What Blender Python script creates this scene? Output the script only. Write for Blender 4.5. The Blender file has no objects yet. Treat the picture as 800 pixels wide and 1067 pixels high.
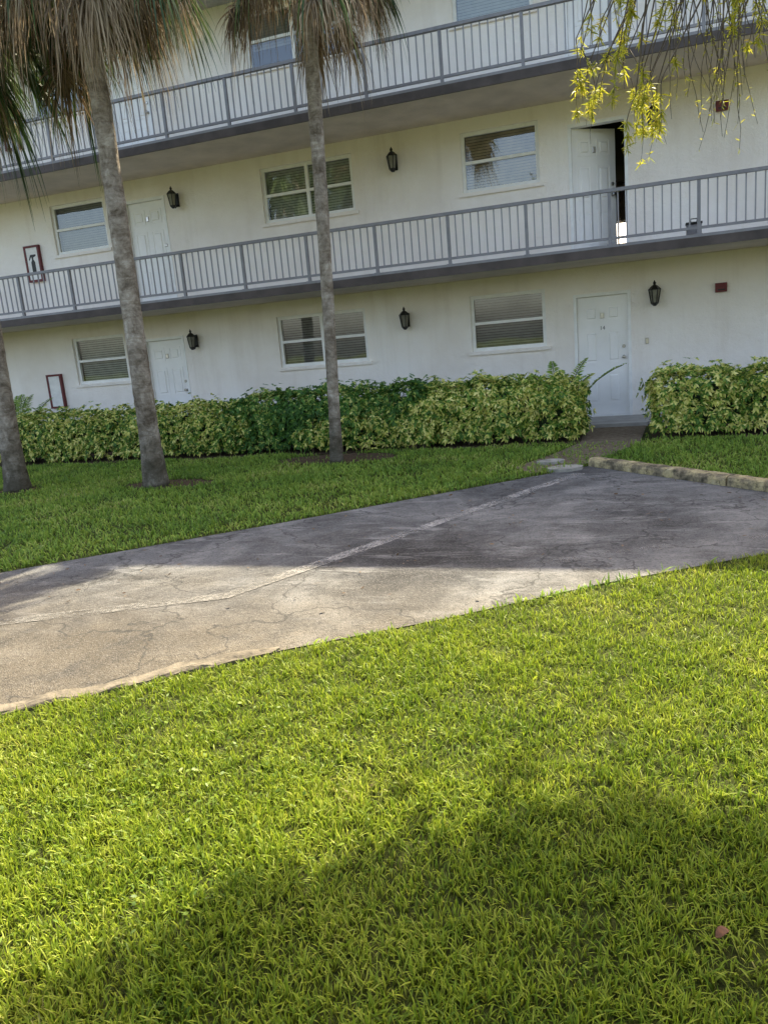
import bpy, math, random
import numpy as np
from mathutils import Vector, Matrix
random.seed(4); rng = np.random.default_rng(7)
C = bpy.context.scene.collection
R = math.radians
# ------------------------------------------------------------------ camera
PSI, TH, RO = R(19.5), R(12.2), R(5.1)
EYE = Vector((0, 0, 1.55)); FPX = 800.0
R0 = Vector((math.cos(PSI), math.sin(PSI), 0)); Fh = Vector((-math.sin(PSI), math.cos(PSI), 0)); Z = Vector((0, 0, 1))
FW = Fh*math.cos(TH) - Z*math.sin(TH); U0 = Fh*math.sin(TH) + Z*math.cos(TH)
RT = R0*math.cos(RO) - U0*math.sin(RO); UP = R0*math.sin(RO) + U0*math.cos(RO)
cd = bpy.data.cameras.new('camera'); cam = bpy.data.objects.new('camera', cd); C.objects.link(cam)
cam.matrix_world = Matrix(((RT.x, UP.x, -FW.x, EYE.x), (RT.y, UP.y, -FW.y, EYE.y), (RT.z, UP.z, -FW.z, EYE.z), (0, 0, 0, 1)))
cd.sensor_fit = 'HORIZONTAL'; cd.sensor_width = 36; cd.lens = 36.0; cd.clip_end = 2000; cd.clip_start = .05
bpy.context.scene.camera = cam
def ray(u, v): return RT*((u-400)/FPX) + UP*((533.5-v)/FPX) + FW
def G(u, v, z=0):
    d = ray(u, v); t = (z-EYE.z)/d.z; return EYE + d*t
def W(u, v, Y):
    d = ray(u, v); return EYE + d*(Y/d.y)
def proj(P):
    P = P-np.array(EYE); x = P@np.array(RT); y = P@np.array(UP); w = P@np.array(FW)
    w2 = np.where(w > .05, w, .05); return 400+FPX*x/w2, 533.5-FPX*y/w2, w
# ------------------------------------------------------------------ materials
def nt(name):
    m = bpy.data.materials.new(name); m.use_nodes = True; t = m.node_tree; t.nodes.clear()
    o = t.nodes.new('ShaderNodeOutputMaterial'); return m, t, o
def noise(t, scale, detail=4, rough=.55, vec=None, dist=0):
    n = t.nodes.new('ShaderNodeTexNoise'); n.inputs['Scale'].default_value = scale; n.inputs['Detail'].default_value = detail
    n.inputs['Roughness'].default_value = rough; n.inputs['Distortion'].default_value = dist
    if vec is not None: t.links.new(vec, n.inputs['Vector'])
    return n.outputs['Fac']
def ramp(t, fac, stops, interp='LINEAR'):
    r = t.nodes.new('ShaderNodeValToRGB'); cr = r.color_ramp; cr.interpolation = interp
    while len(cr.elements) < len(stops): cr.elements.new(.5)
    for e, (p, c) in zip(cr.elements, stops): e.position = p; e.color = (*c, 1) if len(c) == 3 else c
    t.links.new(fac, r.inputs['Fac']); return r.outputs['Color']
def mix(t, fac, a, b, mode='MIX'):
    m = t.nodes.new('ShaderNodeMix'); m.data_type = 'RGBA'; m.blend_type = mode
    for s, v in ((m.inputs[0], fac), (m.inputs[6], a), (m.inputs[7], b)):
        if isinstance(v, (int, float)): s.default_value = v
        elif isinstance(v, tuple): s.default_value = (*v, 1)
        else: t.links.new(v, s)
    return m.outputs[2]
def mth(t, op, a, b=0.0):
    m = t.nodes.new('ShaderNodeMath'); m.operation = op
    for s, v in ((m.inputs[0], a), (m.inputs[1], b)):
        if isinstance(v, (int, float)): s.default_value = v
        else: t.links.new(v, s)
    return m.outputs[0]
def bump(t, h, strength, dist=.02):
    b = t.nodes.new('ShaderNodeBump'); b.inputs['Strength'].default_value = strength; b.inputs['Distance'].default_value = dist
    t.links.new(h, b.inputs['Height']); return b.outputs['Normal']
def pos(t, scale=(1, 1, 1)):
    g = t.nodes.new('ShaderNodeNewGeometry'); m = t.nodes.new('ShaderNodeMapping'); m.inputs['Scale'].default_value = scale
    t.links.new(g.outputs['Position'], m.inputs['Vector']); return m.outputs['Vector']
def prin(t, o, col, rough=.7, normal=None, metal=0, spec=.4):
    p = t.nodes.new('ShaderNodeBsdfPrincipled')
    if isinstance(col, tuple): p.inputs['Base Color'].default_value = (*col, 1)
    else: t.links.new(col, p.inputs['Base Color'])
    if isinstance(rough, (int, float)): p.inputs['Roughness'].default_value = rough
    else: t.links.new(rough, p.inputs['Roughness'])
    p.inputs['Metallic'].default_value = metal; p.inputs['Specular IOR Level'].default_value = spec
    if normal is not None: t.links.new(normal, p.inputs['Normal'])
    t.links.new(p.outputs[0], o.inputs[0]); return p
def simple(name, col, rough=.6, var=.12, scale=8, metal=0, bmp=.1, bscale=60):
    m, t, o = nt(name); v = pos(t)
    d = tuple(max(.005, c*(1-var*2)) for c in col); l = tuple(min(1, c*(1+var)) for c in col)
    c = ramp(t, noise(t, scale, 6, .6, v), [(.3, d), (.6, col), (.8, l)])
    prin(t, o, c, rough, bump(t, noise(t, bscale, 3, .6, v), bmp, .01), metal); return m
def m_wall():
    m, t, o = nt('stucco'); v = pos(t)
    big = noise(t, .7, 5, .6, v); c = ramp(t, big, [(.3, (.86, .79, .72)), (.55, (.95, .89, .83)), (.75, (.96, .92, .87))])
    st = noise(t, 1, 5, .6, pos(t, (4, 4, .35))); c = mix(t, mth(t, 'MULTIPLY', ramp(t, st, [(.52, (0, 0, 0)), (.75, (1, 1, 1))]), .22), c, (.58, .49, .41))
    h = mth(t, 'ADD', noise(t, 14, 5, .65, v), mth(t, 'MULTIPLY', noise(t, 60, 3, .6, v), .5))
    prin(t, o, c, .9, bump(t, h, .6, .03), 0, .2); return m
def m_asphalt():
    m, t, o = nt('asphalt'); v = pos(t)
    c = ramp(t, noise(t, .9, 8, .7, v, .8), [(.32, (.055, .056, .057)), (.47, (.115, .116, .116)), (.6, (.19, .19, .185)), (.78, (.28, .275, .26))])
    sep = t.nodes.new('ShaderNodeSeparateXYZ'); t.links.new(v, sep.inputs[0])
    w = ramp(t, mth(t, 'SUBTRACT', mth(t, 'ADD', mth(t, 'MULTIPLY', sep.outputs['Y'], .2), mth(t, 'MULTIPLY', noise(t, 1.2, 5, .6, v), .5)), .4), [(.5, (1, 1, 1)), (.85, (0, 0, 0))])  # mask of the sunlit near part: warm light painted in, tone lowered against the sun
    c = mix(t, w, c, mix(t, 1.0, c, (.72, .64, .53), 'MULTIPLY'))
    w2 = ramp(t, sep.outputs['Y'], [(.0, (1, 1, 1)), (1.0, (1, 1, 1))])
    c = mix(t, mth(t, 'MULTIPLY', w, .45), c, (.105, .087, .06))
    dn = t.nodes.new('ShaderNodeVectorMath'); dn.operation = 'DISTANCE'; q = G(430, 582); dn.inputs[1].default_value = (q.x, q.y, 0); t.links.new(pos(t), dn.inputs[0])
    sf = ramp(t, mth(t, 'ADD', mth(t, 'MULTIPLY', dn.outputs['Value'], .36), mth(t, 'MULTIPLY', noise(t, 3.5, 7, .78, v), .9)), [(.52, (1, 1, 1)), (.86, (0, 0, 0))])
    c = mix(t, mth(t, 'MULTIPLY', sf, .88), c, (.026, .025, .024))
    st = ramp(t, noise(t, 2.2, 8, .75, v, .4), [(.5, (0, 0, 0)), (.64, (1, 1, 1))]); c = mix(t, mth(t, 'MULTIPLY', st, .55), c, (.042, .041, .039))
    iw = mth(t, 'SUBTRACT', 1.0, w)
    sc = ramp(t, noise(t, 1, 7, .75, pos(t, (1.2, 5, 1)), .5), [(.54, (0, 0, 0)), (.68, (1, 1, 1))]); c = mix(t, mth(t, 'MULTIPLY', mth(t, 'MULTIPLY', sc, .5), iw), c, (.37, .365, .35))  # pale scuffs painted only in the shaded far part
    sp = noise(t, 55, 3, .8, v); c = mix(t, 1.0, c, ramp(t, sp, [(.3, (.4, .4, .4)), (.5, (1, 1, 1))]), 'MULTIPLY')
    vo = t.nodes.new('ShaderNodeTexVoronoi'); vo.inputs['Scale'].default_value = 130; t.links.new(v, vo.inputs['Vector'])
    c = mix(t, mth(t, 'MULTIPLY', ramp(t, noise(t, 95, 2, .5, v), [(.57, (0, 0, 0)), (.66, (1, 1, 1))]), .35), c, (.25, .235, .21))
    cr = t.nodes.new('ShaderNodeTexVoronoi'); cr.feature = 'DISTANCE_TO_EDGE'; cr.inputs['Scale'].default_value = .8
    dv = t.nodes.new('ShaderNodeVectorMath'); dv.operation = 'ADD'; nn = t.nodes.new('ShaderNodeTexNoise'); nn.inputs['Scale'].default_value = 2.5; nn.inputs['Detail'].default_value = 6
    t.links.new(v, nn.inputs['Vector']); t.links.new(v, dv.inputs[0]); t.links.new(nn.outputs['Color'], dv.inputs[1]); t.links.new(dv.outputs[0], cr.inputs['Vector'])
    k = ramp(t, cr.outputs['Distance'], [(.0, (1, 1, 1)), (.014, (0, 0, 0))]); c = mix(t, mth(t, 'MULTIPLY', k, .75), c, (.025, .025, .024))
    h = mth(t, 'ADD', mth(t, 'MULTIPLY', vo.outputs['Distance'], .7), noise(t, 25, 4, .7, v))
    prin(t, o, c, .9, bump(t, h, .7, .012), 0, .25); return m
def m_paint(name='worn_line_paint', lo=.44, hi=.58, mx=.95):
    m, t, o = nt(name); v = pos(t)
    f = ramp(t, mth(t, 'ADD', mth(t, 'MULTIPLY', noise(t, 2.2, 6, .7, v), .5), mth(t, 'MULTIPLY', noise(t, 45, 4, .75, v), .5)), [(lo, (0, 0, 0)), (hi, (mx, mx, mx))])
    sep = t.nodes.new('ShaderNodeSeparateXYZ'); t.links.new(v, sep.inputs[0]); w = ramp(t, mth(t, 'MULTIPLY', sep.outputs['Y'], .18), [(.84, (0, 0, 0)), (.95, (1, 1, 1))])
    c = mix(t, w, (.21, .20, .18), (.38, .37, .35)); c = mix(t, 1.0, c, ramp(t, noise(t, 50, 3, .7, v), [(.4, (.75, .75, .75)), (.6, (1, 1, 1))]), 'MULTIPLY')  # sun and shade put into the colour: darker near part, paler far part
    p = prin(t, o, c, .85, bump(t, noise(t, 90, 3, .7, v), .5, .01), 0, .25)
    tr = t.nodes.new('ShaderNodeBsdfTransparent'); ms = t.nodes.new('ShaderNodeMixShader'); t.links.new(f, ms.inputs[0]); t.links.new(tr.outputs[0], ms.inputs[1]); t.links.new(p.outputs[0], ms.inputs[2]); t.links.new(ms.outputs[0], o.inputs[0]); return m
def m_soil(name='soil', a=(.04, .027, .018), b=(.16, .105, .06)):
    m, t, o = nt(name); v = pos(t); n = noise(t, 14, 8, .75, v)
    c = ramp(t, n, [(.3, a), (.55, tuple((x+y)/2 for x, y in zip(a, b))), (.75, b)])
    prin(t, o, c, .95, bump(t, n, .9, .04), 0, .15); return m
def m_leaf(name, stops, nscale=1.5, nmix=.4, trans=.35, tdark=.5, rough=.5):
    m, t, o = nt(name); v = pos(t); g = t.nodes.new('ShaderNodeNewGeometry')
    n = ramp(t, noise(t, nscale, 5, .65, v), [(.35, (0, 0, 0)), (.65, (1, 1, 1))])
    f = mth(t, 'ADD', mth(t, 'MULTIPLY', g.outputs['Random Per Island'], 1-nmix), mth(t, 'MULTIPLY', n, nmix))
    c = ramp(t, f, stops)
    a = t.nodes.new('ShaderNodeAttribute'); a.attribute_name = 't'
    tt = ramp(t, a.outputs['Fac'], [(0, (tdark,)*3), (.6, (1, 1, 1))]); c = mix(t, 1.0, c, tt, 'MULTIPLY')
    p = prin(t, o, c, rough, None, 0, .25)
    tr = t.nodes.new('ShaderNodeBsdfTranslucent'); t.links.new(c, tr.inputs[0])
    ms = t.nodes.new('ShaderNodeMixShader'); ms.inputs[0].default_value = trans
    t.links.new(p.outputs[0], ms.inputs[1]); t.links.new(tr.outputs[0], ms.inputs[2]); t.links.new(ms.outputs[0], o.inputs[0]); return m
def m_glass():
    m, t, o = nt('window_glass')
    gl = t.nodes.new('ShaderNodeBsdfGlossy'); gl.inputs['Roughness'].default_value = .03; gl.inputs[0].default_value = (.9, .93, .95, 1)
    t.links.new(bump(t, noise(t, 1.2, 1, .5, pos(t)), .06, .05), gl.inputs['Normal'])
    tr = t.nodes.new('ShaderNodeBsdfTransparent'); tr.inputs[0].default_value = (.80, .83, .81, 1)
    ms = t.nodes.new('ShaderNodeMixShader'); ms.inputs[0].default_value = .12
    t.links.new(tr.outputs[0], ms.inputs[1]); t.links.new(gl.outputs[0], ms.inputs[2]); t.links.new(ms.outputs[0], o.inputs[0]); return m
def m_trunk():
    m, t, o = nt('palm_bark'); v = pos(t)
    c = ramp(t, noise(t, 5, 8, .76, v, .4), [(.36, (.12, .095, .07)), (.46, (.25, .21, .165)), (.57, (.40, .35, .29)), (.68, (.62, .57, .49))])
    rg = noise(t, 1, 5, .7, pos(t, (3, 3, 26)), .6); c = mix(t, 1.0, c, ramp(t, rg, [(.3, (.72, .67, .62)), (.55, (1, 1, 1))]), 'MULTIPLY')
    sep = t.nodes.new('ShaderNodeSeparateXYZ'); t.links.new(v, sep.inputs[0])
    b = ramp(t, mth(t, 'MULTIPLY', mth(t, 'ADD', sep.outputs['Z'], mth(t, 'MULTIPLY', noise(t, 6, 5, .75, v), 2.2)), .4), [(.5, (1, 1, 1)), (.85, (0, 0, 0))]); c = mix(t, mth(t, 'MULTIPLY', b, .8), c, (.045, .042, .026))
    h = mth(t, 'ADD', mth(t, 'MULTIPLY', rg, .8), noise(t, 30, 5, .7, v)); prin(t, o, c, .9, bump(t, h, .6, .03), 0, .15); return m
def m_curb():
    m, t, o = nt('faded_yellow_curb'); v = pos(t)
    c = ramp(t, noise(t, 4, 7, .7, v), [(.36, (.07, .06, .04)), (.47, (.24, .2, .13)), (.56, (.46, .38, .2)), (.7, (.52, .46, .33))])
    c = mix(t, ramp(t, noise(t, 18, 5, .75, v), [(.5, (0, 0, 0)), (.66, (.8, .8, .8))]), c, (.06, .055, .035))
    prin(t, o, c, .92, bump(t, noise(t, 30, 6, .7, v), .9, .015), 0, .2); return m
def m_ground():
    m, t, o = nt('lawn_soil'); v = pos(t)
    c = ramp(t, noise(t, 9, 7, .7, v), [(.3, (.03, .035, .01)), (.55, (.06, .075, .018)), (.75, (.10, .10, .035))])
    prin(t, o, c, .95, bump(t, noise(t, 40, 5, .7, v), 1, .03), 0, .1); return m
M = dict(
 wall=m_wall(), asphalt=m_asphalt(), paint=m_paint(), faint=m_paint('faded_line_paint', .47, .62, .5), soil=m_soil(), ground=m_ground(), path=m_soil('dirt_path', (.10, .07, .045), (.32, .26, .18)),
 trim=simple('painted_metal_white', (.90, .89, .87), .45, .05), rail=simple('railing_paint', (.25, .24, .25), .5, .1), bal=simple('baluster_paint', (.31, .295, .305), .5, .08),
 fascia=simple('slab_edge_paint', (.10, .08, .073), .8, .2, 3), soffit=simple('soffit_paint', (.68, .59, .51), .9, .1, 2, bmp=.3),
 floor=simple('walkway_concrete', (.40, .38, .35), .85, .15, 3), door=simple('door_paint', (.92, .90, .88), .45, .04, 2, bmp=.03),
 black=simple('black_metal', (.012, .012, .013), .4, .2), grey=simple('faded_number_paint', (.12, .12, .12), .6, .1), red=simple('dark_red_paint', (.15, .022, .025), .5, .15), cream=simple('white_card', (.85, .83, .80), .6, .08),
 steel=simple('brushed_steel', (.5, .48, .45), .3, .1, metal=1), lamp_glass=simple('smoky_lamp_glass', (.25, .24, .2), .15, .2), glass=m_glass(),
 blind=simple('tan_reflection_blind', (.55, .43, .30), .6, .3, 2), blind_grey=simple('grey_blind_slats', (.27, .27, .26), .6, .1), blind_green=simple('grey_green_blind', (.50, .52, .46), .6, .1),  # tan slats: the window's tan reflection is put into the blind's colour
 dark=simple('unlit_room_panel', (.03, .028, .026), .9, .2), interior=simple('room_shade', (.02, .019, .018), .9, .1),  # near-black: the shade of the rooms is put into both colours
 curb=m_curb(), kerb=simple('old_concrete', (.165, .14, .10), .9, .35, 9, bmp=.8, bscale=40), paver=simple('paver_concrete', (.36, .34, .29), .9, .2, 9, bmp=.5),
 trunk=m_trunk(), bark=simple('grey_brown_bark', (.13, .10, .07), .9, .3, 12, bmp=.8), roof=simple('roof_gravel', (.45, .44, .42), .95, .15), core_shade=simple('hedge_core_shade', (.03, .05, .015), .9, .4, 25, bmp=.8),
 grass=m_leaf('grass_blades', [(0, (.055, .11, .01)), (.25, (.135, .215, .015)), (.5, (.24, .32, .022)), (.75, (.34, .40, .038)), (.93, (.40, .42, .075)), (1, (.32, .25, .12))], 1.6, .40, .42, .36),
 grass2=m_leaf('shade_lawn_blades', [(0, (.10, .19, .03)), (.4, (.20, .33, .045)), (.75, (.35, .45, .07)), (1, (.52, .47, .18))], .9, .45, .35, .5),  # paler copy for the lawn in shade, its missing sun made up in colour
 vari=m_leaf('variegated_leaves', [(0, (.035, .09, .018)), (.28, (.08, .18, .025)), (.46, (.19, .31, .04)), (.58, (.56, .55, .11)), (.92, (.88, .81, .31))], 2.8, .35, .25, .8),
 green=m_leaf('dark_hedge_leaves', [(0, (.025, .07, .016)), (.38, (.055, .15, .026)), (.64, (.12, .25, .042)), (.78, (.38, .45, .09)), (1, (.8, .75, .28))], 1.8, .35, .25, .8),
 frond=m_leaf('palm_leaf', [(0, (.015, .036, .012)), (.5, (.045, .09, .026)), (.85, (.12, .17, .045)), (1, (.26, .24, .09))], 2, .3, .2, .8),
 dead=m_leaf('dead_palm_leaf', [(0, (.08, .055, .035)), (.35, (.22, .16, .10)), (.7, (.42, .325, .21)), (1, (.58, .48, .34))], 3, .3, .25, .7, .8),
 yellow=m_leaf('yellow_green_leaves', [(0, (.18, .22, .02)), (.4, (.36, .38, .03)), (.8, (.52, .48, .05)), (1, (.55, .42, .12))], 3, .3, .45, .9),
 weed=m_leaf('broad_weed_leaves', [(0, (.06, .12, .012)), (.5, (.14, .22, .02)), (1, (.26, .32, .03))], 6, .3, .35, .7),
 shade=m_leaf('added_tree_leaves', [(0, (.02, .045, .01)), (.5, (.05, .10, .02)), (1, (.10, .15, .03))], 1, .3, .2, .9),
 litter=m_leaf('leaf_litter', [(0, (.03, .02, .012)), (.5, (.10, .06, .03)), (1, (.22, .15, .08))], 3, .3, .1, .9), brown=simple('dead_brown_leaf', (.16, .065, .025), .7, .3, 60),
)
# ------------------------------------------------------------------ mesh helpers
WO = {}
def tagp(o, label=None, cat=None, group=None, kind=None):
    if label: o['label'] = label
    if cat: o['category'] = cat
    if group: o['group'] = group
    if kind: o['kind'] = kind
    return o
def empty(name, loc, label, cat, group=None):
    o = bpy.data.objects.new(name, None); C.objects.link(o); o.location = loc; o.empty_display_size = .2
    WO[o.name] = Vector(loc); return tagp(o, label, cat, group)
def place(me, name, parent, org):
    o = bpy.data.objects.new(name, me); C.objects.link(o)
    if parent is not None: o.parent = parent; o.location = org-WO[parent.name]
    else: o.location = org
    WO[o.name] = org.copy(); return o
class MB:
    def __init__(s): s.v = []; s.f = []; s.m = []; s.mi = 0
    def add(s, vs, fs):
        n = len(s.v); s.v += [Vector(p) for p in vs]; s.f += [tuple(i+n for i in f) for f in fs]; s.m += [s.mi]*len(fs); return s
    def box(s, a, b):
        (x0, y0, z0), (x1, y1, z1) = a, b
        return s.add([(x0, y0, z0), (x1, y0, z0), (x1, y1, z0), (x0, y1, z0), (x0, y0, z1), (x1, y0, z1), (x1, y1, z1), (x0, y1, z1)],
                     [(0, 3, 2, 1), (4, 5, 6, 7), (0, 1, 5, 4), (1, 2, 6, 5), (2, 3, 7, 6), (3, 0, 4, 7)])
    def bbox(s, a, b, e=.008):
        (x0, y0, z0), (x1, y1, z1) = a, b
        return s.add([(x0+e, y0, z0+e), (x1-e, y0, z0+e), (x1-e, y0, z1-e), (x0+e, y0, z1-e), (x0, y0+e, z0), (x1, y0+e, z0), (x1, y0+e, z1), (x0, y0+e, z1), (x0, y1, z0), (x1, y1, z0), (x1, y1, z1), (x0, y1, z1)],
            [(0, 1, 2, 3), (0, 4, 5, 1), (1, 5, 6, 2), (2, 6, 7, 3), (3, 7, 4, 0), (4, 8, 9, 5), (5, 9, 10, 6), (6, 10, 11, 7), (7, 11, 8, 4), (8, 11, 10, 9)])
    def tube(s, pts, rad, n=8, cap=True, jit=0):
        pts = [Vector(p) for p in pts]; vs = []; fs = []
        for i, p in enumerate(pts):
            d = (pts[min(i+1, len(pts)-1)]-pts[max(i-1, 0)]).normalized()
            ref = Vector((1, 0, 0)) if abs(d.x) < .8 else Vector((0, 1, 0))
            a = d.cross(ref).normalized(); b = d.cross(a); r = rad[i] if isinstance(rad, (list, tuple)) else rad
            for k in range(n):
                an = 2*math.pi*k/n; rr = r*(1+random.uniform(-jit, jit)); vs.append(p+(a*math.cos(an)+b*math.sin(an))*rr)
        for i in range(len(pts)-1):
            for k in range(n): fs.append((i*n+k, i*n+(k+1) % n, (i+1)*n+(k+1) % n, (i+1)*n+k))
        if cap: fs += [tuple(range(n))[::-1], tuple(range((len(pts)-1)*n, len(pts)*n))]
        return s.add(vs, fs)
    def lathe(s, c, prof, n=12, rot=0, axis='z'):
        c = Vector(c); vs = []; fs = []
        for (r, h) in prof:
            for k in range(n):
                an = 2*math.pi*k/n+rot; x, y = r*math.cos(an), r*math.sin(an)
                vs.append(c+(Vector((x, y, h)) if axis == 'z' else Vector((x, h, y))))
        for i in range(len(prof)-1):
            for k in range(n): fs.append((i*n+k, i*n+(k+1) % n, (i+1)*n+(k+1) % n, (i+1)*n+k))
        fs += [tuple(range(n))[::-1], tuple(range((len(prof)-1)*n, len(prof)*n))]
        return s.add(vs, fs)
    def sheet(s, poly, z): return s.add([(x, y, z) for x, y in poly], [tuple(range(len(poly)))])
    def build(s, name, mats, parent=None, org=None, smooth=False):
        if not isinstance(mats, (list, tuple)): mats = [mats]
        if org is None:
            org = Vector((sum(v.x for v in s.v)/len(s.v), sum(v.y for v in s.v)/len(s.v), min(v.z for v in s.v)))
        org = Vector(org); me = bpy.data.meshes.new(name); me.from_pydata([tuple(v-org) for v in s.v], [], s.f)
        for m in mats: me.materials.append(m)
        me.polygons.foreach_set('material_index', s.m)
        if smooth: me.polygons.foreach_set('use_smooth', [True]*len(s.f))
        me.update(); return place(me, name, parent, org)
def ribbons(name, P, H, mat, parent=None, org=(0, 0, 0)):
    N, K, _ = P.shape; org = Vector(org)
    V = np.stack([P-H, P+H], axis=2).reshape(-1, 3)-np.array(org)
    base = (np.arange(N)*K*2)[:, None, None]; k = (np.arange(K-1)*2)[None, :, None]
    q = base+k+np.array([0, 1, 3, 2])[None, None, :]; q = q.reshape(-1); nf = N*(K-1)
    me = bpy.data.meshes.new(name); me.vertices.add(len(V)); me.vertices.foreach_set('co', V.astype(np.float32).ravel())
    me.loops.add(len(q)); me.loops.foreach_set('vertex_index', q.astype(np.int32))
    me.polygons.add(nf); me.polygons.foreach_set('loop_start', (np.arange(nf)*4).astype(np.int32))
    try: me.polygons.foreach_set('loop_total', np.full(nf, 4, np.int32))
    except Exception: pass
    me.materials.append(mat); me.update(calc_edges=True)
    at = me.attributes.new('t', 'FLOAT', 'POINT'); tt = np.tile(np.repeat(np.linspace(0, 1, K), 2), N); at.data.foreach_set('value', tt.astype(np.float32))
    me.polygons.foreach_set('use_smooth', np.ones(nf, bool)); me.validate(); return place(me, name, parent, org)
def unit(a): return a/np.maximum(np.linalg.norm(a, axis=-1, keepdims=True), 1e-9)
def inpoly(x, y, poly):
    ins = np.zeros(len(x), bool); n = len(poly)
    for i in range(n):
        x0, y0 = poly[i]; x1, y1 = poly[(i+1) % n]
        if y0 == y1: continue
        c = ((y0 > y) != (y1 > y)) & (x < (x1-x0)*(y-y0)/(y1-y0)+x0); ins ^= c
    return ins
def leafribs(c, d, n, L, w, droop=.2, prof=(.12, 1, .9, .08)):
    K = len(prof); t = np.linspace(0, 1, K); side = unit(np.cross(d, n))
    P = c[:, None, :]+d[:, None, :]*(L[:, None]*t[None])[:, :, None]
    P[:, :, 2] -= (L*droop)[:, None]*(t**2)[None]
    H = side[:, None, :]*(w[:, None]*np.array(prof)[None])[:, :, None]; return P, H
# ------------------------------------------------------------------ ground
def struct(o): o['kind'] = 'structure'; return o
struct(MB().sheet([(-200, -200), (200, -200), (200, 200), (-200, 200)], 0).build('ground', M['ground'], org=(0, 0, 0)))
ASPH = [(-19.6, -9.1), (-12, -1.9), (-5.04, 4.7), (-3.1, 6.5), (-1.15, 8.42), (-.62, 8.95), (1.0, 7.33), (1.99, 6.34), (.73, 5.36), (-.3, 4.66), (-1.1, 4.0), (-1.87, 3.45), (-2.9, 2.54), (-10, -3.9), (-14, -9.1)]
struct(MB().sheet(ASPH, .006).build('parking_lot_asphalt', M['asphalt'], org=(0, 0, 0)))
def stripe(pts, w, z=.011):
    mb = MB(); pts = [Vector((p.x, p.y, 0)) for p in pts]
    vs = []
    for i, p in enumerate(pts):
        d = (pts[min(i+1, len(pts)-1)]-pts[max(i-1, 0)]).normalized(); s = Vector((-d.y, d.x, 0))*w/2; vs += [(p-s)+Vector((0, 0, z)), (p+s)+Vector((0, 0, z))]
    mb.add(vs, [(2*i, 2*i+1, 2*i+3, 2*i+2) for i in range(len(pts)-1)]); return mb
struct(stripe([G(-160, 668), G(0, 650), G(238, 622), G(256, 615), G(604, 494)], .13).build('painted_line', M['paint']))
struct(stripe([G(520, 596), G(640, 577), G(760, 563), G(860, 553)], .10, .0105).build('painted_line', M['faint']))
def blob(cx, cy, rx, ry, n=26, rot=0, j=.15):
    return [(cx+rx*(1+random.uniform(-j, j))*math.cos(a)*math.cos(rot)-ry*math.sin(a)*math.sin(rot)*(1+random.uniform(-j, j)), cy+rx*math.cos(a)*math.sin(rot)+ry*(1+random.uniform(-j, j))*math.sin(a)*math.cos(rot)) for a in [2*math.pi*i/n for i in range(n)]]
g1 = G(178, 505); g2 = G(345, 480); g3 = G(20, 511)
SOIL = [blob(g1.x, g1.y, .66, .34), blob(g2.x, g2.y+.15, .95, .5), blob(g3.x, g3.y, .35, .25)]
hb = [(-12.5, 10.85)]+[(-12.5+i*.5, 10.75+random.uniform(-.08, .08)) for i in range(1, 24)]+[(-.85, 10.75), (-.8, 12.6), (-12.5, 12.6)]
rb = [(.05, 10.75), (1.5, 10.72), (3.5, 10.75), (8, 10.7), (8, 12.6), (.05, 12.6)]
for i, p in enumerate(SOIL+[hb, rb]): struct(MB().sheet(p, .005+.0005*i).build('soil_bed', M['soil'], org=(0, 0, 0)))
PATH = [(-1.25, 8.55), (-.72, 9.0), (-.35, 9.9), (-.1, 10.6), (-.02, 12.42), (-.95, 12.42), (-.88, 10.9), (-1.15, 9.9), (-1.5, 9.0)]
struct(MB().sheet(PATH, .0085).build('path', M['path'], org=(0, 0, 0)))
struct(MB().box((-20, 12.6, -.1), (8, 13.6, .05)).box((-1.3, 12.4, -.1), (.0, 12.6, .06)).build('entrance_walk', M['floor']))
# ------------------------------------------------------------------ building
D = 13.6; YF = 12.1; ST = 2.56; S2 = 2.68; XL, XR = -20, 8
bld = empty('apartment_building', (-6, D, 0), 'long white stucco three storey apartment building with two open walkways behind grey railings', 'building')
COLS = [('w', -11.40, -10.10), ('d', -9.64, -8.70), ('W', -6.63, -4.84), ('w', -2.90, -1.61), ('d', -1.15, -.24), ('w', -19.2, -17.9), ('d', -17.4, -16.46), ('W', -14.9, -13.3), ('W', 2.3, 4.0), ('d', 5.2, 6.1)]
COLS.sort(key=lambda c: c[1])
TS = .155
FL = [.05, S2, S2+ST]; CE = [S2-TS, S2+ST-TS, S2+2*ST-TS]
def opz(lv, k): return (FL[lv], FL[lv]+2.04) if k in 'd' else ((FL[lv]+1.25, FL[lv]+2.2))
wm = MB()
for lv in range(3):
    x = XL; z0, z1 = FL[lv]-(.05 if lv == 0 else 0), CE[lv]
    for k, a, b in COLS:
        o0, o1 = opz(lv, k); wm.box((x, D, z0), (a, D+.18, z1))
        if o0 > z0+.02: wm.box((a, D, z0), (b, D+.18, o0))
        wm.box((a, D, o1), (b, D+.18, z1)); x = b
    wm.box((x, D, z0), (XR, D+.18, z1))
wm.box((XL, D+.18, 0), (XL+.2, 22, CE[2])); wm.box((XR-.2, D+.18, 0), (XR, 22, CE[2]))
wm.box((XL+.2, 21.8, 0), (-1.3, 22, CE[2])).box((0, 21.8, 0), (XR-.2, 22, CE[2])).box((-1.3, 21.8, 0), (0, 22, 3.45)).box((-1.3, 21.8, 4.15), (0, 22, CE[2]))
wm.build('wall', M['wall'], bld)
MB().box((XL+.2, 17.4, .05), (-1.4, 17.6, CE[2])).box((.1, 17.4, .05), (XR-.2, 17.6, CE[2])).box((-1.4, 17.4, .05), (.1, 17.6, CE[0])).box((-1.4, 17.4, FL[2]), (.1, 17.6, CE[2])).build('interior_partition', M['interior'], bld)
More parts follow.
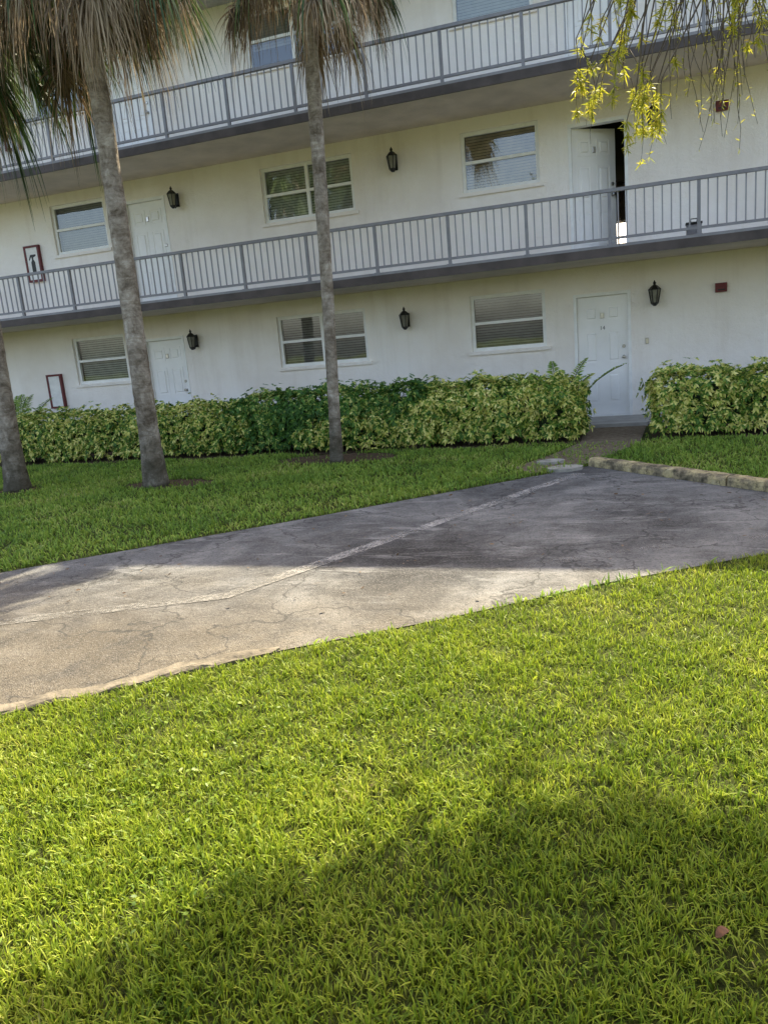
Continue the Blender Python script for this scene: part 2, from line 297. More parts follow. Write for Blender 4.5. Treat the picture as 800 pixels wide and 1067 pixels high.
for xx in (-1.5, .2):
    MB().box((xx-.05, D+.18, S2+.02), (xx+.05, 17.4, CE[1]-.02)).box((xx-.05, 17.6, S2+.02), (xx+.05, 21.7, CE[1]-.02)).build('hallway_wall', M['interior'], bld)
MB().box((-1.55, D+.18, S2+.002), (.25, 21.7, S2+.018)).build('hallway_floor', M['interior'], bld)  # hallway lining in near-black, so the door gap stays dark
MB().box((-1.55, D+.18, CE[1]-.018), (.25, 21.7, CE[1]-.002)).build('hallway_ceiling', M['interior'], bld)
for lv in (1, 2):
    z = FL[lv]
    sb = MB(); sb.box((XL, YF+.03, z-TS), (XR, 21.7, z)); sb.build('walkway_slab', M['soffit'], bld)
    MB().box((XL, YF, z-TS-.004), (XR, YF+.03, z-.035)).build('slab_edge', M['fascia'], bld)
    MB().box((XL, YF+.002, z-.035), (XR, YF+.03, z+.004)).build('drip_edge', M['rail'], bld)
MB().box((XL-.2, YF-.1, CE[2]), (XR+.2, 22.2, CE[2]+.2)).build('roof', M['roof'], bld)
for lv in (1, 2):
    z = FL[lv]; top = z+.77; y = YF+.07
    rl = MB().box((XL, y-.035, top-.045), (XR, y+.035, top)).box((XL, y-.02, z+.075), (XR, y+.02, z+.11)).build('railing', M['rail'], bld)
    x = -.48-1.19*16+(.06 if lv == 2 else 0)
    while x < XR-.1:
        MB().box((x-.022, y-.024, z), (x+.022, y+.024, top-.047)).box((x-.045, y-.045, z), (x+.045, y+.045, z+.012)).build('post', M['rail'], rl)
        pn = MB()
        for i in range(1, 10):
            bx = x+.119*i
            if bx < XR: pn.box((bx-.009, y-.009, z+.11), (bx+.009, y+.009, top-.046))
        if -15 < x < 4: pn.build('baluster_panel', M['bal'], rl)
        x += 1.19
def window(lv, a, b, wide, blind):
    z0, z1 = opz(lv, 'w'); y = D+.05; f = .06
    fr = MB(); fr.box((a, y, z0), (a+f, y+.06, z1)).box((b-f, y, z0), (b, y+.06, z1)).box((a+f, y, z0), (b-f, y+.06, z0+f)).box((a+f, y, z1-f), (b-f, y+.06, z1))
    xs = [(a+f, b-f)] if not wide else [(a+f, (a+b)/2-.03), ((a+b)/2+.03, b-f)]
    if wide: fr.box(((a+b)/2-.03, y, z0+f), ((a+b)/2+.03, y+.06, z1-f))
    zm = z0+(z1-z0)*.5
    for p, q in xs: fr.box((p, y-.006, zm-.024), (q, y+.05, zm+.024))
    w = fr.build('window', M['trim'], bld)
    MB().box((a-.06, D-.045, z0-.06), (b+.06, D+.05, z0-.002)).build('sill', M['wall'], w)
    for p, q in xs:
        for s, (u, v) in enumerate(((z0+f, zm-.024), (zm+.024, z1-f))):
            yy = y+.02+.015*s; MB().add([(p, yy, u), (q, yy, u), (q, yy, v), (p, yy, v)], [(0, 1, 2, 3)]).build('pane', M['glass'], w)
    bl = MB(); zb = z1-f
    low = z0+f if blind[1] == 1 else z0+f+(z1-z0-2*f)*(1-blind[1])
    while zb > low:
        bl.add([(a+f, y+.1, zb), (b-f, y+.1, zb), (b-f, y+.118, zb-.034), (a+f, y+.118, zb-.034)], [(0, 1, 2, 3)]); zb -= .045
    if bl.f: bl.build('blind', blind[0], w)
    MB().box((a-.1, y+.5, z0-.1), (b+.1, y+.52, z1+.1)).build('room_backing', M['dark'], w)  # dark panel: the unlit room behind is put into its colour
def text(s, size, loc, mat, parent, name):
    cu = bpy.data.curves.new(name, 'FONT'); cu.body = s; cu.size = size; cu.extrude = .002; cu.align_x = 'CENTER'
    tmp = bpy.data.objects.new(name, cu); C.objects.link(tmp); bpy.context.view_layer.update()
    me = bpy.data.meshes.new_from_object(tmp.evaluated_get(bpy.context.evaluated_depsgraph_get())); bpy.data.objects.remove(tmp)
    me.transform(Matrix.Rotation(R(90), 4, 'X')); me.materials.clear(); me.materials.append(mat); o = place(me, name, parent, Vector(loc)); return o
def door(lv, a, b, opened=False, num=None):
    z0, z1 = opz(lv, 'd'); y = D+.06; f = .05
    fr = MB().box((a, D-.012, z0), (a+f, D+.14, z1)).box((b-f, D-.012, z0), (b, D+.14, z1)).box((a+f, D-.012, z1-f), (b-f, D+.14, z1)).box((a+f, D+.02, z0), (b-f, D+.14, z0+.025))
    d = fr.build('door', M['trim'], bld)
    w = b-a-2*f; h = z1-z0-f-.025; lf = MB(); hd = MB(); db = MB()
    lf.box((.003, 0, .003), (w-.003, .04, h-.003))
    pw = (w-.30)/2
    for cx in (.10, .20+pw):
        for (u, v) in ((.18, .72), (.86, 1.42), (1.55, 1.82)):
            lf.box((cx, -.009, u), (cx+pw, 0, u+.025)).box((cx, -.009, v-.025), (cx+pw, 0, v)).box((cx, -.009, u+.025), (cx+.025, 0, v-.025)).box((cx+pw-.025, -.009, u+.025), (cx+pw, 0, v-.025))
            lf.bbox((cx+.055, -.016, u+.055), (cx+pw-.055, 0, v-.055), .014)
    hd.lathe((w-.07, 0, .95), [(.03, 0), (.03, -.01), (.012, -.014), (.012, -.035), (.028, -.045), (.028, -.062), (.015, -.07)], 12, axis='y')
    db.lathe((w-.07, 0, 1.12), [(.028, 0), (.028, -.014), (.02, -.02)], 12, axis='y')
    kn = MB().bbox((w/2-.03, -.02, 1.60), (w/2+.03, -.001, 1.69), .006)
    org = Vector((a+f, y, z0+.025)); ang = R(36) if opened else 0
    for mb in (lf, hd, kn, db): mb.v = [org+Matrix.Rotation(ang, 3, 'Z')@v for v in mb.v]
    lf.build('leaf', M['door'], d); hd.build('handle', M['steel'], d); db.build('deadbolt', M['steel'], d); kn.build('knocker', M['steel'], d)
    if num: text(num, .09, (a+f+w/2, y-.004, z0+1.44), M['grey'], d, 'door_number')
BL = {(0, 0): (M['blind_green'], 1), (0, 1): (M['blind_grey'], 1), (0, 2): (M['blind_grey'], 1), (1, 0): (M['blind_grey'], 1), (1, 1): (M['blind_green'], 1), (1, 2): (M['blind'], 1), (2, 0): (M['blind_grey'], 1), (2, 1): (M['blind_grey'], .6), (2, 2): (M['blind_green'], 1)}
for lv in range(3):
    i = 0
    for k, a, b in COLS:
        if k == 'd': door(lv, a, b, lv == 1 and abs(a+1.15) < .01, {(0, -1.15): '14'}.get((lv, a)))
        else: window(lv, a, b, k == 'W', BL[(lv, {-11.4: 0, -6.63: 1, -2.9: 2}.get(a, i % 3))]); i += 1
rw = MB().box((-1.3, 21.84, 3.45), (-1.25, 21.9, 4.15)).box((-.05, 21.84, 3.45), (0, 21.9, 4.15)).box((-1.25, 21.84, 3.45), (-.05, 21.9, 3.5)).box((-1.25, 21.84, 4.1), (-.05, 21.9, 4.15)).box((-.67, 21.84, 3.5), (-.63, 21.9, 4.1)).build('window', M['trim'], bld)
def lantern(x, z):
    c = (x, D-.17, z)
    b = MB().box((x-.045, D-.02, z-.14), (x+.045, D-.001, z+.10)).tube([(x, D-.02, z-.1), (x, D-.09, z-.17), (x, D-.17, z-.165)], .011, 6)
    b.lathe(c, [(.02, -.19), (.045, -.165), (.06, -.15), (.06, -.135)], 6).lathe(c, [(.10, .06), (.095, .075), (.05, .12), (.02, .14), (.02, .155), (.028, .165), (.012, .19), (.004, .21)], 6)
    for k in range(6):
        a = 2*math.pi*k/6; b.tube([(x+.055*math.cos(a), D-.17+.055*math.sin(a), z-.14), (x+.088*math.cos(a), D-.17+.088*math.sin(a), z+.065)], .008, 4)
    o = b.build('wall_lantern', M['black'], bld); MB().lathe(c, [(.048, -.135), (.078, .06)], 6).build('lamp_glass', M['lamp_glass'], o)
for lv in range(3):
    for x in (-8.42, -4.05, .13): lantern(x, FL[lv]+1.93)
    z = FL[lv]
    al = MB().bbox((1.03, D-.06, z+1.86), (1.2, D-.001, z+2.0)).build('alarm_box', M['red'], bld)
    MB().box((1.06, D-.064, z+1.885), (1.17, D-.0605, z+1.905)).build('cover', M['black'], al)
    x0 = -12.17; zc = z+1.15; e = .042
    cb = MB().box((x0, D-.07, zc-.36), (x0+e, D-.001, zc+.36)).box((x0+.38-e, D-.07, zc-.36), (x0+.38, D-.001, zc+.36)).box((x0+e, D-.07, zc-.36), (x0+.38-e, D-.001, zc-.36+e)).box((x0+e, D-.07, zc+.36-e), (x0+.38-e, D-.001, zc+.36)).build('extinguisher_cabinet', M['red'], bld)
    MB().box((x0+e, D-.055, zc-.36+e), (x0+.38-e, D-.002, zc+.36-e)).build('door_panel', M['cream'], cb)
    pg = MB(); xx = x0+.19; yy = D-.0575
    if lv: pg.add([(xx-.05, yy, zc-.2), (xx+.05, yy, zc-.2), (xx+.05, yy, zc+.03), (xx+.02, yy, zc+.08), (xx+.02, yy, zc+.12), (xx+.09, yy, zc+.15), (xx+.09, yy, zc+.18), (xx-.05, yy, zc+.18), (xx-.10, yy, zc+.08), (xx-.08, yy, zc+.07), (xx-.03, yy, zc+.14), (xx-.02, yy, zc+.08), (xx-.05, yy, zc+.03)], [tuple(range(13))]).build('pictogram', M['black'], cb)
MB().bbox((-.02, D-.025, 1.2), (.03, D-.001, 1.3)).build('doorbell', M['steel'], bld)
bx = empty('utility_box', (.66, 12.45, S2), 'small grey box standing on the second floor walkway by the railing near the open door', 'box')
MB().bbox((.56, 12.37, S2), (.76, 12.53, S2+.17), .01).build('body', M['rail'], bx)
MB().bbox((.55, 12.36, S2+.17), (.77, 12.54, S2+.2), .005).tube([(.62, 12.45, S2+.2), (.62, 12.45, S2+.25), (.70, 12.45, S2+.25), (.70, 12.45, S2+.2)], .008, 6).build('lid', M['black'], bx)
# ------------------------------------------------------------------ curbs and pavers
def curbrun(pts, w, h, seg, m, name, label, cat, jit=.008, endround=False):
    pts = [Vector(p) for p in pts]; P = []
    for a, b in zip(pts[:-1], pts[1:]):
        k = max(1, int((b-a).length/seg)); P += [a.lerp(b, i/k) for i in range(k)]
    P.append(pts[-1]); n = len(P)-1; mb = MB(); vs = []
    prof = [(-.5, -.05), (-.5, .6), (-.42, .88), (-.25, 1), (.25, 1), (.42, .88), (.5, .6), (.5, -.05)]
    for i, c in enumerate(P):
        d = (P[min(i+1, n)]-P[max(i-1, 0)]).normalized(); s = Vector((-d.y, d.x, 0)); e = 1
        if endround and i >= n-2: e = (.9, .72, .4)[i-n+2]
        hh = h*(1+.25*math.sin(i*.43)+.2*math.sin(i*1.1)) if endround else h
        for a, z in prof: vs.append(c+s*(a*w*e+random.uniform(-jit, jit))+Vector((0, 0, (z*hh*(.5+.5*e) if z > 0 else z)+random.uniform(-jit, jit)*.6)))
    k = len(prof); fs = [(i*k+j, i*k+j+1, (i+1)*k+j+1, (i+1)*k+j) for i in range(n) for j in range(k-1)]
    fs += [tuple(range(k))[::-1], tuple(range(n*k, n*k+k))]; mb.add(vs, fs); return tagp(mb.build(name, m, smooth=False), label, cat)
ca = Vector((-.58, 8.98, 0)); cd_ = Vector((.7071, -.7071, 0))
curbrun([ca, ca+cd_*1.86], .18, .10, .06, M['curb'], 'concrete_curb', 'mossy yellowish concrete curb at the far end of the parking bay near the ground floor door', 'curb', .006)
curbrun([ca+cd_*1.875, ca+cd_*3.6], .18, .10, .06, M['curb'], 'concrete_curb', 'second length of mossy concrete curb, cut off by the right edge of the photo', 'curb', .006)
off = Vector((-.03, .034, 0))
curbrun([Vector((-10, -3.9, 0))+off, Vector((-2.9, 2.54, 0))+off, G(200, 700)+off*.7, G(291, 677)], .11, .026, .05, M['kerb'], 'concrete_edging', 'low pale concrete edging between asphalt and sunlit front lawn, ending in a rounded end', 'curb', .008, True)
for px, py, r, lb in ((588, 490, .2, 'flat concrete paver at the asphalt corner'), (574, 483, .17, 'smaller flat concrete paver just behind the one at the asphalt corner')):
    c = G(px, py); mb = MB(); pl = blob(c.x, c.y, r, r*.7, 9, .4, .1); n = len(pl)
    mb.add([(x, y, .0) for x, y in pl]+[(x, y, .04) for x, y in pl], [tuple(range(n, 2*n))]+[(i, (i+1) % n, n+(i+1) % n, n+i) for i in range(n)])
    tagp(mb.build('stone_paver', M['paver']), lb, 'paver')
# ------------------------------------------------------------------ hedges
def lump(x, y, z): return .5*np.sin(2.3*x+1.1*z)+.35*np.sin(5.1*x+2.7*y+.6)+.35*np.sin(9.7*x-3.3*z+1.9)+.35*np.sin(7.1*z+4*y+2*x)+.25*np.sin(17*x+11*z)
def hedge(x0, x1, y0, y1, h, nw, mat, label, seed, name='hedge'):
    r = np.random.default_rng(seed); org = ((x0+x1)/2, (y0+y1)/2, 0); root = empty(name, org, label, 'hedge' if name == 'hedge' else 'shrub')
    L = x1-x0; dp = y1-y0; ar = np.array([L*h*1.15, L*dp, dp*h, dp*h, L*h*.25]); f = r.choice(5, nw, p=ar/ar.sum())
    u = r.random(nw); v = r.random(nw); c = np.zeros((nw, 3)); n = np.zeros((nw, 3)); zf = .1+v*(h-.1)
    for i, (pt, nn) in enumerate([((x0+u*L, np.full(nw, y0), zf), (0, -1, .25)), ((x0+u*L, y0+v*dp, np.full(nw, h)), (0, -.15, 1)), ((np.full(nw, x0), y0+u*dp, zf), (-1, 0, .2)), ((np.full(nw, x1), y0+u*dp, zf), (1, 0, .2)), ((x0+u*L, np.full(nw, y1), zf), (0, 1, .2))]):
        k = f == i
        for j in range(3): c[k, j] = pt[j][k]
        n[k] = nn
    e = np.clip((c[:, 2]-(h-.3))/.3, 0, 1); ey = np.clip((y0+.35-c[:, 1])/.35, 0, 1); c[:, 1] += e*ey*.16; c[:, 2] -= e*ey*.10
    ex = np.clip((np.maximum(x0+.4-c[:, 0], c[:, 0]-(x1-.4)))/.4, 0, 1); c[:, 2] -= e*ex*.14; c[:, 1] += ex*.06
    n = unit(n+r.normal(0, .4, (nw, 3))); off = lump(c[:, 0], c[:, 1], c[:, 2])*.085-np.abs(r.normal(0, .06, nw)); sp = r.random(nw) < .14; off[sp] += r.uniform(.03, .15, sp.sum()); c += n*off[:, None]
    c[:, 2] = np.maximum(c[:, 2], .06)
    k = 6; ref = unit(np.cross(n, r.normal(0, 1, (nw, 3)))); ref2 = np.cross(n, ref); an = (np.arange(k)/k*2*math.pi)[None]+r.random((nw, 1))*6
    dd = ref[:, None]*np.cos(an)[:, :, None]+ref2[:, None]*np.sin(an)[:, :, None]+n[:, None]*r.uniform(.1, .6, (nw, 1, 1))
    dd = unit(dd.reshape(-1, 3)); cc = np.repeat(c, k, 0); nn = unit(np.repeat(n, k, 0)+r.normal(0, .3, (nw*k, 3)))
    P, H = leafribs(cc, dd, nn, r.uniform(.034, .078, nw*k), r.uniform(.0095, .0165, nw*k), .3)
    ribbons('foliage', P, H, mat, root, org)
    st = MB(); random.seed(seed)
    for i in range(int(L*5)):
        x = random.uniform(x0+.1, x1-.1); y = random.uniform(y0+.12, y1-.15); st.tube([(x, y, 0), (x+random.uniform(-.06, .06), y, .3), (x+random.uniform(-.18, .18), y+random.uniform(-.1, .1), h-.12)], [.012, .010, .005], 5)
    st.build('stems', M['bark'], root, org)
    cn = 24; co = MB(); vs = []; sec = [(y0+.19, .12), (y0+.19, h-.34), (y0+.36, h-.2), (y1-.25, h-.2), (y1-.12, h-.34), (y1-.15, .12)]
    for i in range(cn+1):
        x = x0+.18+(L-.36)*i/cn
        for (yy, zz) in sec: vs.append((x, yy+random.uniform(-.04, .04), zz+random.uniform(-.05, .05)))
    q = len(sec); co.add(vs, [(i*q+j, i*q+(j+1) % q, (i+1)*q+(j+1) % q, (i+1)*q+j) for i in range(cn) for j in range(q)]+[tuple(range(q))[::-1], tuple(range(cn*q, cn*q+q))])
    co.build('dark_core', M['core_shade'], root, org); return root  # solid core blocks the view through; the hedge's inner shade is its colour
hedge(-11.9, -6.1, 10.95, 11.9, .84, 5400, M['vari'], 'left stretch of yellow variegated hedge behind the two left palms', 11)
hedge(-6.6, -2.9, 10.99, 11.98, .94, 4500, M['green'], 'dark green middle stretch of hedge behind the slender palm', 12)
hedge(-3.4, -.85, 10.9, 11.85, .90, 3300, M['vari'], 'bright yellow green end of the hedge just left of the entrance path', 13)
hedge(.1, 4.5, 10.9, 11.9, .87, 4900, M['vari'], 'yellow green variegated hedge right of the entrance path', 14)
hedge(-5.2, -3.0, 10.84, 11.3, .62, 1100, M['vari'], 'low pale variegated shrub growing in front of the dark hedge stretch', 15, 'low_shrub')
def fernplant(x, y, n, L, label, mat, name, cat):
    root = empty(name, (x, y, 0), label, cat); r = np.random.default_rng(int(abs(x*100))); Ps = []; Hs = []; st = MB()
    for i in range(n):
        az = r.random()*6.28; el = r.uniform(.95, 1.4); d = np.array([math.cos(az)*math.cos(el), math.sin(az)*math.cos(el), math.sin(el)]); tt = np.linspace(.3, 1, 26)
        cen = np.array([x, y, .0])+d[None]*(L*tt)[:, None]; cen[:, 2] -= .2*L*tt**3; hx = np.array([d[0], d[1], 0])*L*.6; cen += hx[None]*(tt**2)[:, None]
        st.tube([(x, y, 0)]+[tuple(cc) for cc in cen[::3]], .006, 4)
        for s in (-1, 1):
            sd = unit(np.cross(d, [0, 0, 1]))*s; dd = unit(np.repeat((sd+d*.7)[None], 26, 0)+r.normal(0, .08, (26, 3)))
            P, H = leafribs(cen, dd, np.repeat(np.array([[0, -.6, .8]]), 26, 0), np.full(26, L*.14)*np.sin(tt*2.6+.3), np.full(26, .014), .3); Ps.append(P); Hs.append(H)
    ribbons('fronds', np.concatenate(Ps), np.concatenate(Hs), mat, root, (x, y, 0)); st.build('stems', M['frond'], root, (x, y, 0))
fernplant(-11.9, 12.2, 13, 1.55, 'light green feathery plant rising behind the left end of the hedge', M['grass2'], 'feathery_plant', 'plant')
fernplant(-1.3, 12.2, 8, 1.4, 'small palm with arching green fronds poking above the hedge beside the door', M['grass2'], 'small_palm', 'plant')
# ------------------------------------------------------------------ palms
def palm(base, mid, top, r0, r1, label, seed, live, dead_):
    random.seed(seed); r = np.random.default_rng(seed); base, mid, top = Vector(base), Vector(mid), Vector(top); root = empty('palm_tree', base, label, 'tree')
    pts = []; rad = []; n = 110
    for i in range(n+1):
        t = i/n; p = base*(1-t)**2+mid*2*t*(1-t)+top*t*t; pts.append(p); fl = .4*math.exp(-t*18)
        rad.append((r0*(1-t)+r1*t)*(1+fl)*(1+.01*math.sin(i*1.9)+.015*math.sin(i*.37)+random.uniform(-.015, .015)))
    MB().tube(pts, rad, 18, True, .02).build('trunk', M['trunk'], root, base, smooth=True)
    O = np.array(top)
    def fronds(cnt, elr, Lp, Ls, droop, w, ns, mat, name, dead, spread=75):
        Ps = []; Hs = []; st = MB()
        for i in range(cnt):
            az = (i+r.random()*.8)/cnt*6.283*3; el = R(r.uniform(*elr)); d = np.array([math.cos(az)*math.cos(el), math.sin(az)*math.cos(el), math.sin(el)])
            lp = Lp*r.uniform(.55, 1.2); o = O+np.array([0, 0, -r.uniform(.0, .4 if dead else .15)]); tt = np.linspace(0, 1, 6)
            pt = o+d[None]*(lp*tt)[:, None]; pt[:, 2] -= lp*droop*.45*tt**2; st.tube([tuple(q) for q in pt], [.018, .015, .012, .011, .01, .008], 5)
            E = pt[-1]; dr = unit(pt[-1]-pt[-2]); sd = unit(np.cross(dr, [0, 0, 1.])); a = np.radians(np.linspace(-spread, spread, ns)+r.normal(0, 4, ns))
            dd = unit(dr[None]*np.cos(a)[:, None]+sd[None]*np.sin(a)[:, None]+r.normal(0, .09 if not dead else .3, (ns, 3)))
            L = Ls*(1-.3*(np.abs(a)/1.3)**2)*r.uniform(.55, 1.15, ns); K = 7; t = np.linspace(0, 1, K)
            P = E[None, None]+dd[:, None]*(L[:, None]*t[None])[:, :, None]; dz = (L*droop*r.uniform(.4, 1.3, ns))[:, None]*(t**2)[None]
            sh = np.clip(1-.35*droop*t[None]**1.5, .3, 1); P[:, :, :2] = E[None, None, :2]+(P[:, :, :2]-E[None, None, :2])*sh[:, :, None]; P[:, :, 2] -= dz
            P[:, :, :2] += (r.normal(0, .03 if dead else .01, (ns, 1, 2))*np.sin(t*r.uniform(3, 7))[None, :, None])
            side = unit(np.cross(dd, unit(np.cross(sd, dr))[None]+r.normal(0, .5, (ns, 3)))); prof = np.array([.35, 1, 1, .8, .55, .3, .06])
            H = side[:, None]*(w*prof)[None, :, None]; Ps.append(P); Hs.append(H)
        ribbons(name, np.concatenate(Ps), np.concatenate(Hs), mat, root, top); st.build('leaf_stalks', M['dead'] if dead else M['frond'], root, top)
    fronds(live[0], live[1], live[2], live[3], .7, .019, 50, M['frond'], 'crown', False)
    fronds(dead_[0], dead_[1], dead_[2], dead_[3], .85, .0105, 66, M['dead'], 'dead_fronds', True, 66)
    bt = MB()
    for i in range(26):
        a = i*2.4; zz = -.45+i*.022; c = top+Vector((math.cos(a)*r1, math.sin(a)*r1, zz)); bt.tube([c-Vector((math.cos(a)*.04, math.sin(a)*.04, .14)), c+Vector((math.cos(a)*.05, math.sin(a)*.05, .02)), c+Vector((math.cos(a)*.13, math.sin(a)*.13, .12))], [.045, .04, .02], 6)
    bt.build('leaf_boots', M['bark'], root, top); return root
pb = G(163, 507); pt = W(72, -112, 8.35); palm(pb, (pb+pt)/2+Vector((.03, 0, 0)), pt, .128, .105, 'thick grey trunked palm left of centre with brown hanging dead fronds', 21, (32, (-40, 70), 1.05, .92), (40, (-44, 8), 1.02, .74))
pb = G(351, 482); pt = W(312, -98, 9.8); palm(pb, (pb+pt)/2+Vector((.06, 0, 0)), pt, .074, .098, 'slender palm with thin trunk standing before the dark green hedge', 22, (20, (-36, 70), .88, .8), (24, (-46, 0), .78, .6))
pb = G(19, 511); pt = W(-66, 0, 8.4); palm(pb, (pb+pt)/2+Vector((-.02, 0, 0)), pt, .135, .12, 'palm at the left photo edge showing its lower trunk and some dark fronds', 23, (44, (-50, 70), .95, .95), (6, (-65, -20), .7, .6))
# ------------------------------------------------------------------ drooping tree on the right
random.seed(5); r = np.random.default_rng(5)
tb = Vector((3.6, 5.2, 0)); tree = empty('weeping_tree', tb, 'tree with drooping yellow green leafy twigs hanging into the top right corner', 'tree')
tr = MB(); tr.tube([tb, tb+Vector((-.1, .05, 1.4)), tb+Vector((-.35, .1, 2.8)), tb+Vector((-.8, .15, 4.3)), tb+Vector((-1.7, .3, 5.0)), tb+Vector((-3.1, .4, 5.25))], [.22, .18, .15, .12, .08, .04], 12, True, .06)
brs = []
for i in range(26):
    q = random.random(); s = tb+Vector((-.8-2.1*q, .17, 4.3+.85*min(1, q*2))); e = Vector((s.x+random.uniform(-.6, .9), random.uniform(4.8, 6.3), random.uniform(5.0, 5.4)))
    m = (s+e)/2+Vector((0, 0, .3)); tr.tube([s, m, e], [.045, .03, .012], 6); brs.append((s, m, e))
tr.build('trunk', M['bark'], tree, tb, smooth=True)
Ps = []; Hs = []; tw = MB()
def twig(p, length, dens=34, leaf=1.0, tipdense=True, rad=.004):
    n = 10; pts = []; q = Vector(p); d = Vector((random.uniform(-.6, .6), random.uniform(-.5, .5), -.5)).normalized()
    for i in range(n): pts.append(q.copy()); d = (d+Vector((random.uniform(-.25, .25), random.uniform(-.25, .25), -.28))).normalized(); q = q+d*length/n
    tw.tube(pts, [rad-rad*.08*i for i in range(n)], 4); k = int(dens*length)+3
    cl = r.random(max(3, int(length*14)))**.7; u = np.clip(cl[r.integers(0, len(cl), k)]+r.normal(0, .03, k), 0, 1)*(n-1.01) if tipdense else r.random(k)*(n-1.01)
    i0 = u.astype(int); A = np.array([tuple(v) for v in pts]); c = A[i0]+(A[i0+1]-A[i0])*(u-i0)[:, None]
    ax = unit(A[i0+1]-A[i0]); dd = unit(r.normal(0, 1, (k, 3))+ax*.7+np.array([0, 0, .2])); P, H = leafribs(c, dd, unit(r.normal(0, 1, (k, 3))), r.uniform(.03, .07, k)*leaf, r.uniform(.0026, .005, k)*leaf, .2, (.2, 1, .8, .05)); Ps.append(P); Hs.append(H)
vis = [(600, 60, 140), (612, 20, 118), (626, -20, 95), (640, 60, 165), (655, 70, 178), (668, 90, 182), (680, 70, 168), (648, 90, 160), (672, 110, 178), (626, -30, 60), (646, -30, 50), (668, -30, 40), (690, -10, 80), (705, -30, 45), (725, -30, 35), (745, -30, 60), (770, -30, 50), (795, -30, 60), (788, 20, 75), (636, 70, 125), (660, 10, 100), (612, 90, 138), (780, -20, 40), (650, 40, 120), (632, 30, 80), (676, 20, 120), (762, -20, 70), (735, -20, 20), (684, 110, 160), (662, 120, 170), (674, 80, 150), (690, 100, 150), (606, 70, 125)]
for (u, a, b) in vis:
    Y = random.uniform(4.2, 5.0); p = W(u, a-20, Y); L = (W(u, a-20, Y)-W(u, b, Y)).length; twig(p, L, 190, .8, True, .003)
    q = W(u+random.uniform(30, 90), -90, Y+.1); tw.tube([q, (p+q)/2+Vector((random.uniform(-.05, .05), 0, .08)), p], [.007, .005, .003], 5)
for i in range(48):
    u = random.uniform(690, 815); b = random.uniform(60, 170); Y = random.uniform(4.3, 5.1); p = W(u, -60, Y); twig(p, (p-W(u, b, Y)).length*1.05, 12, .6, True, .004)
for (s, m, e) in brs:
    for i in range(5):
        t = random.uniform(.3, 1); p = s.lerp(m, t*2) if t < .5 else m.lerp(e, t*2-1)
        if p.z > 4.7: twig(p, random.uniform(.2, .3), 60, 1.4, False)
# crown: a broad flattened mass with a lobed outline
k = 24000; an = r.random(k)*6.283; rr = np.sqrt(r.random(k)); lob = 1+.10*np.sin(3*an+.5)+.07*np.sin(7*an)+.04*np.sin(13*an)
c = np.stack([1.95+2.35*rr*lob*np.cos(an), 5.62+1.3*rr*lob*np.sin(an), 5.25+.38*(r.random(k)*2-1)*np.sqrt(np.clip(1.15-rr**2, .1, 1))], 1)
P, H = leafribs(c, unit(r.normal(0, 1, (k, 3))+[0, 0, -.5]), unit(r.normal(0, 1, (k, 3))+[0, 0, 1]), r.uniform(.09, .15, k), r.uniform(.022, .030, k), .25, (.2, 1, .8, .05)); Ps.append(P); Hs.append(H)
ribbons('crown', np.concatenate(Ps), np.concatenate(Hs), M['yellow'], tree, tb); tw.build('twigs', M['bark'], tree, tb)
# added tree, unseen behind the viewpoint: holds back sky light, reflects in the panes
tb2 = Vector((2.6, -5.2, 0)); t2 = empty('added_shade_tree', tb2, 'unseen broad dark green tree added behind the viewpoint to hold back sky light', 'tree')
m2 = MB(); m2.tube([tb2, tb2+Vector((-.1, 0, 2)), tb2+Vector((-.5, .4, 4)), tb2+Vector((-1.2, .8, 6))], [.3, .22, .17, .08], 12, True, .05)
for i in range(12):
    a = i*.52; m2.tube([tb2+Vector((-.4, .3, 3.6)), tb2+Vector((-.8+1.6*math.cos(a), .6+1.4*math.sin(a), 5.0)), tb2+Vector((-1.2+3.6*math.cos(a), 1+3.1*math.sin(a), 5.9))], [.09, .06, .02], 6)
m2.build('trunk', M['bark'], t2, tb2, smooth=True)
k = 16000; c = unit(r.normal(0, 1, (k, 3)))*(r.random((k, 1))**.45)*np.array([5.4, 4.4, 1.5])+np.array([1.0, -3.0, 6.0]); c[:, 2] += .5*np.sin(c[:, 0]*1.7)+.4*np.sin(c[:, 1]*2.1)
P, H = leafribs(c, unit(r.normal(0, 1, (k, 3))+[0, 0, -.4]), unit(r.normal(0, 1, (k, 3))+[0, 0, 1.2]), r.uniform(.16, .28, k), r.uniform(.045, .07, k), .25)
ribbons('crown', P, H, M['shade'], t2, tb2)
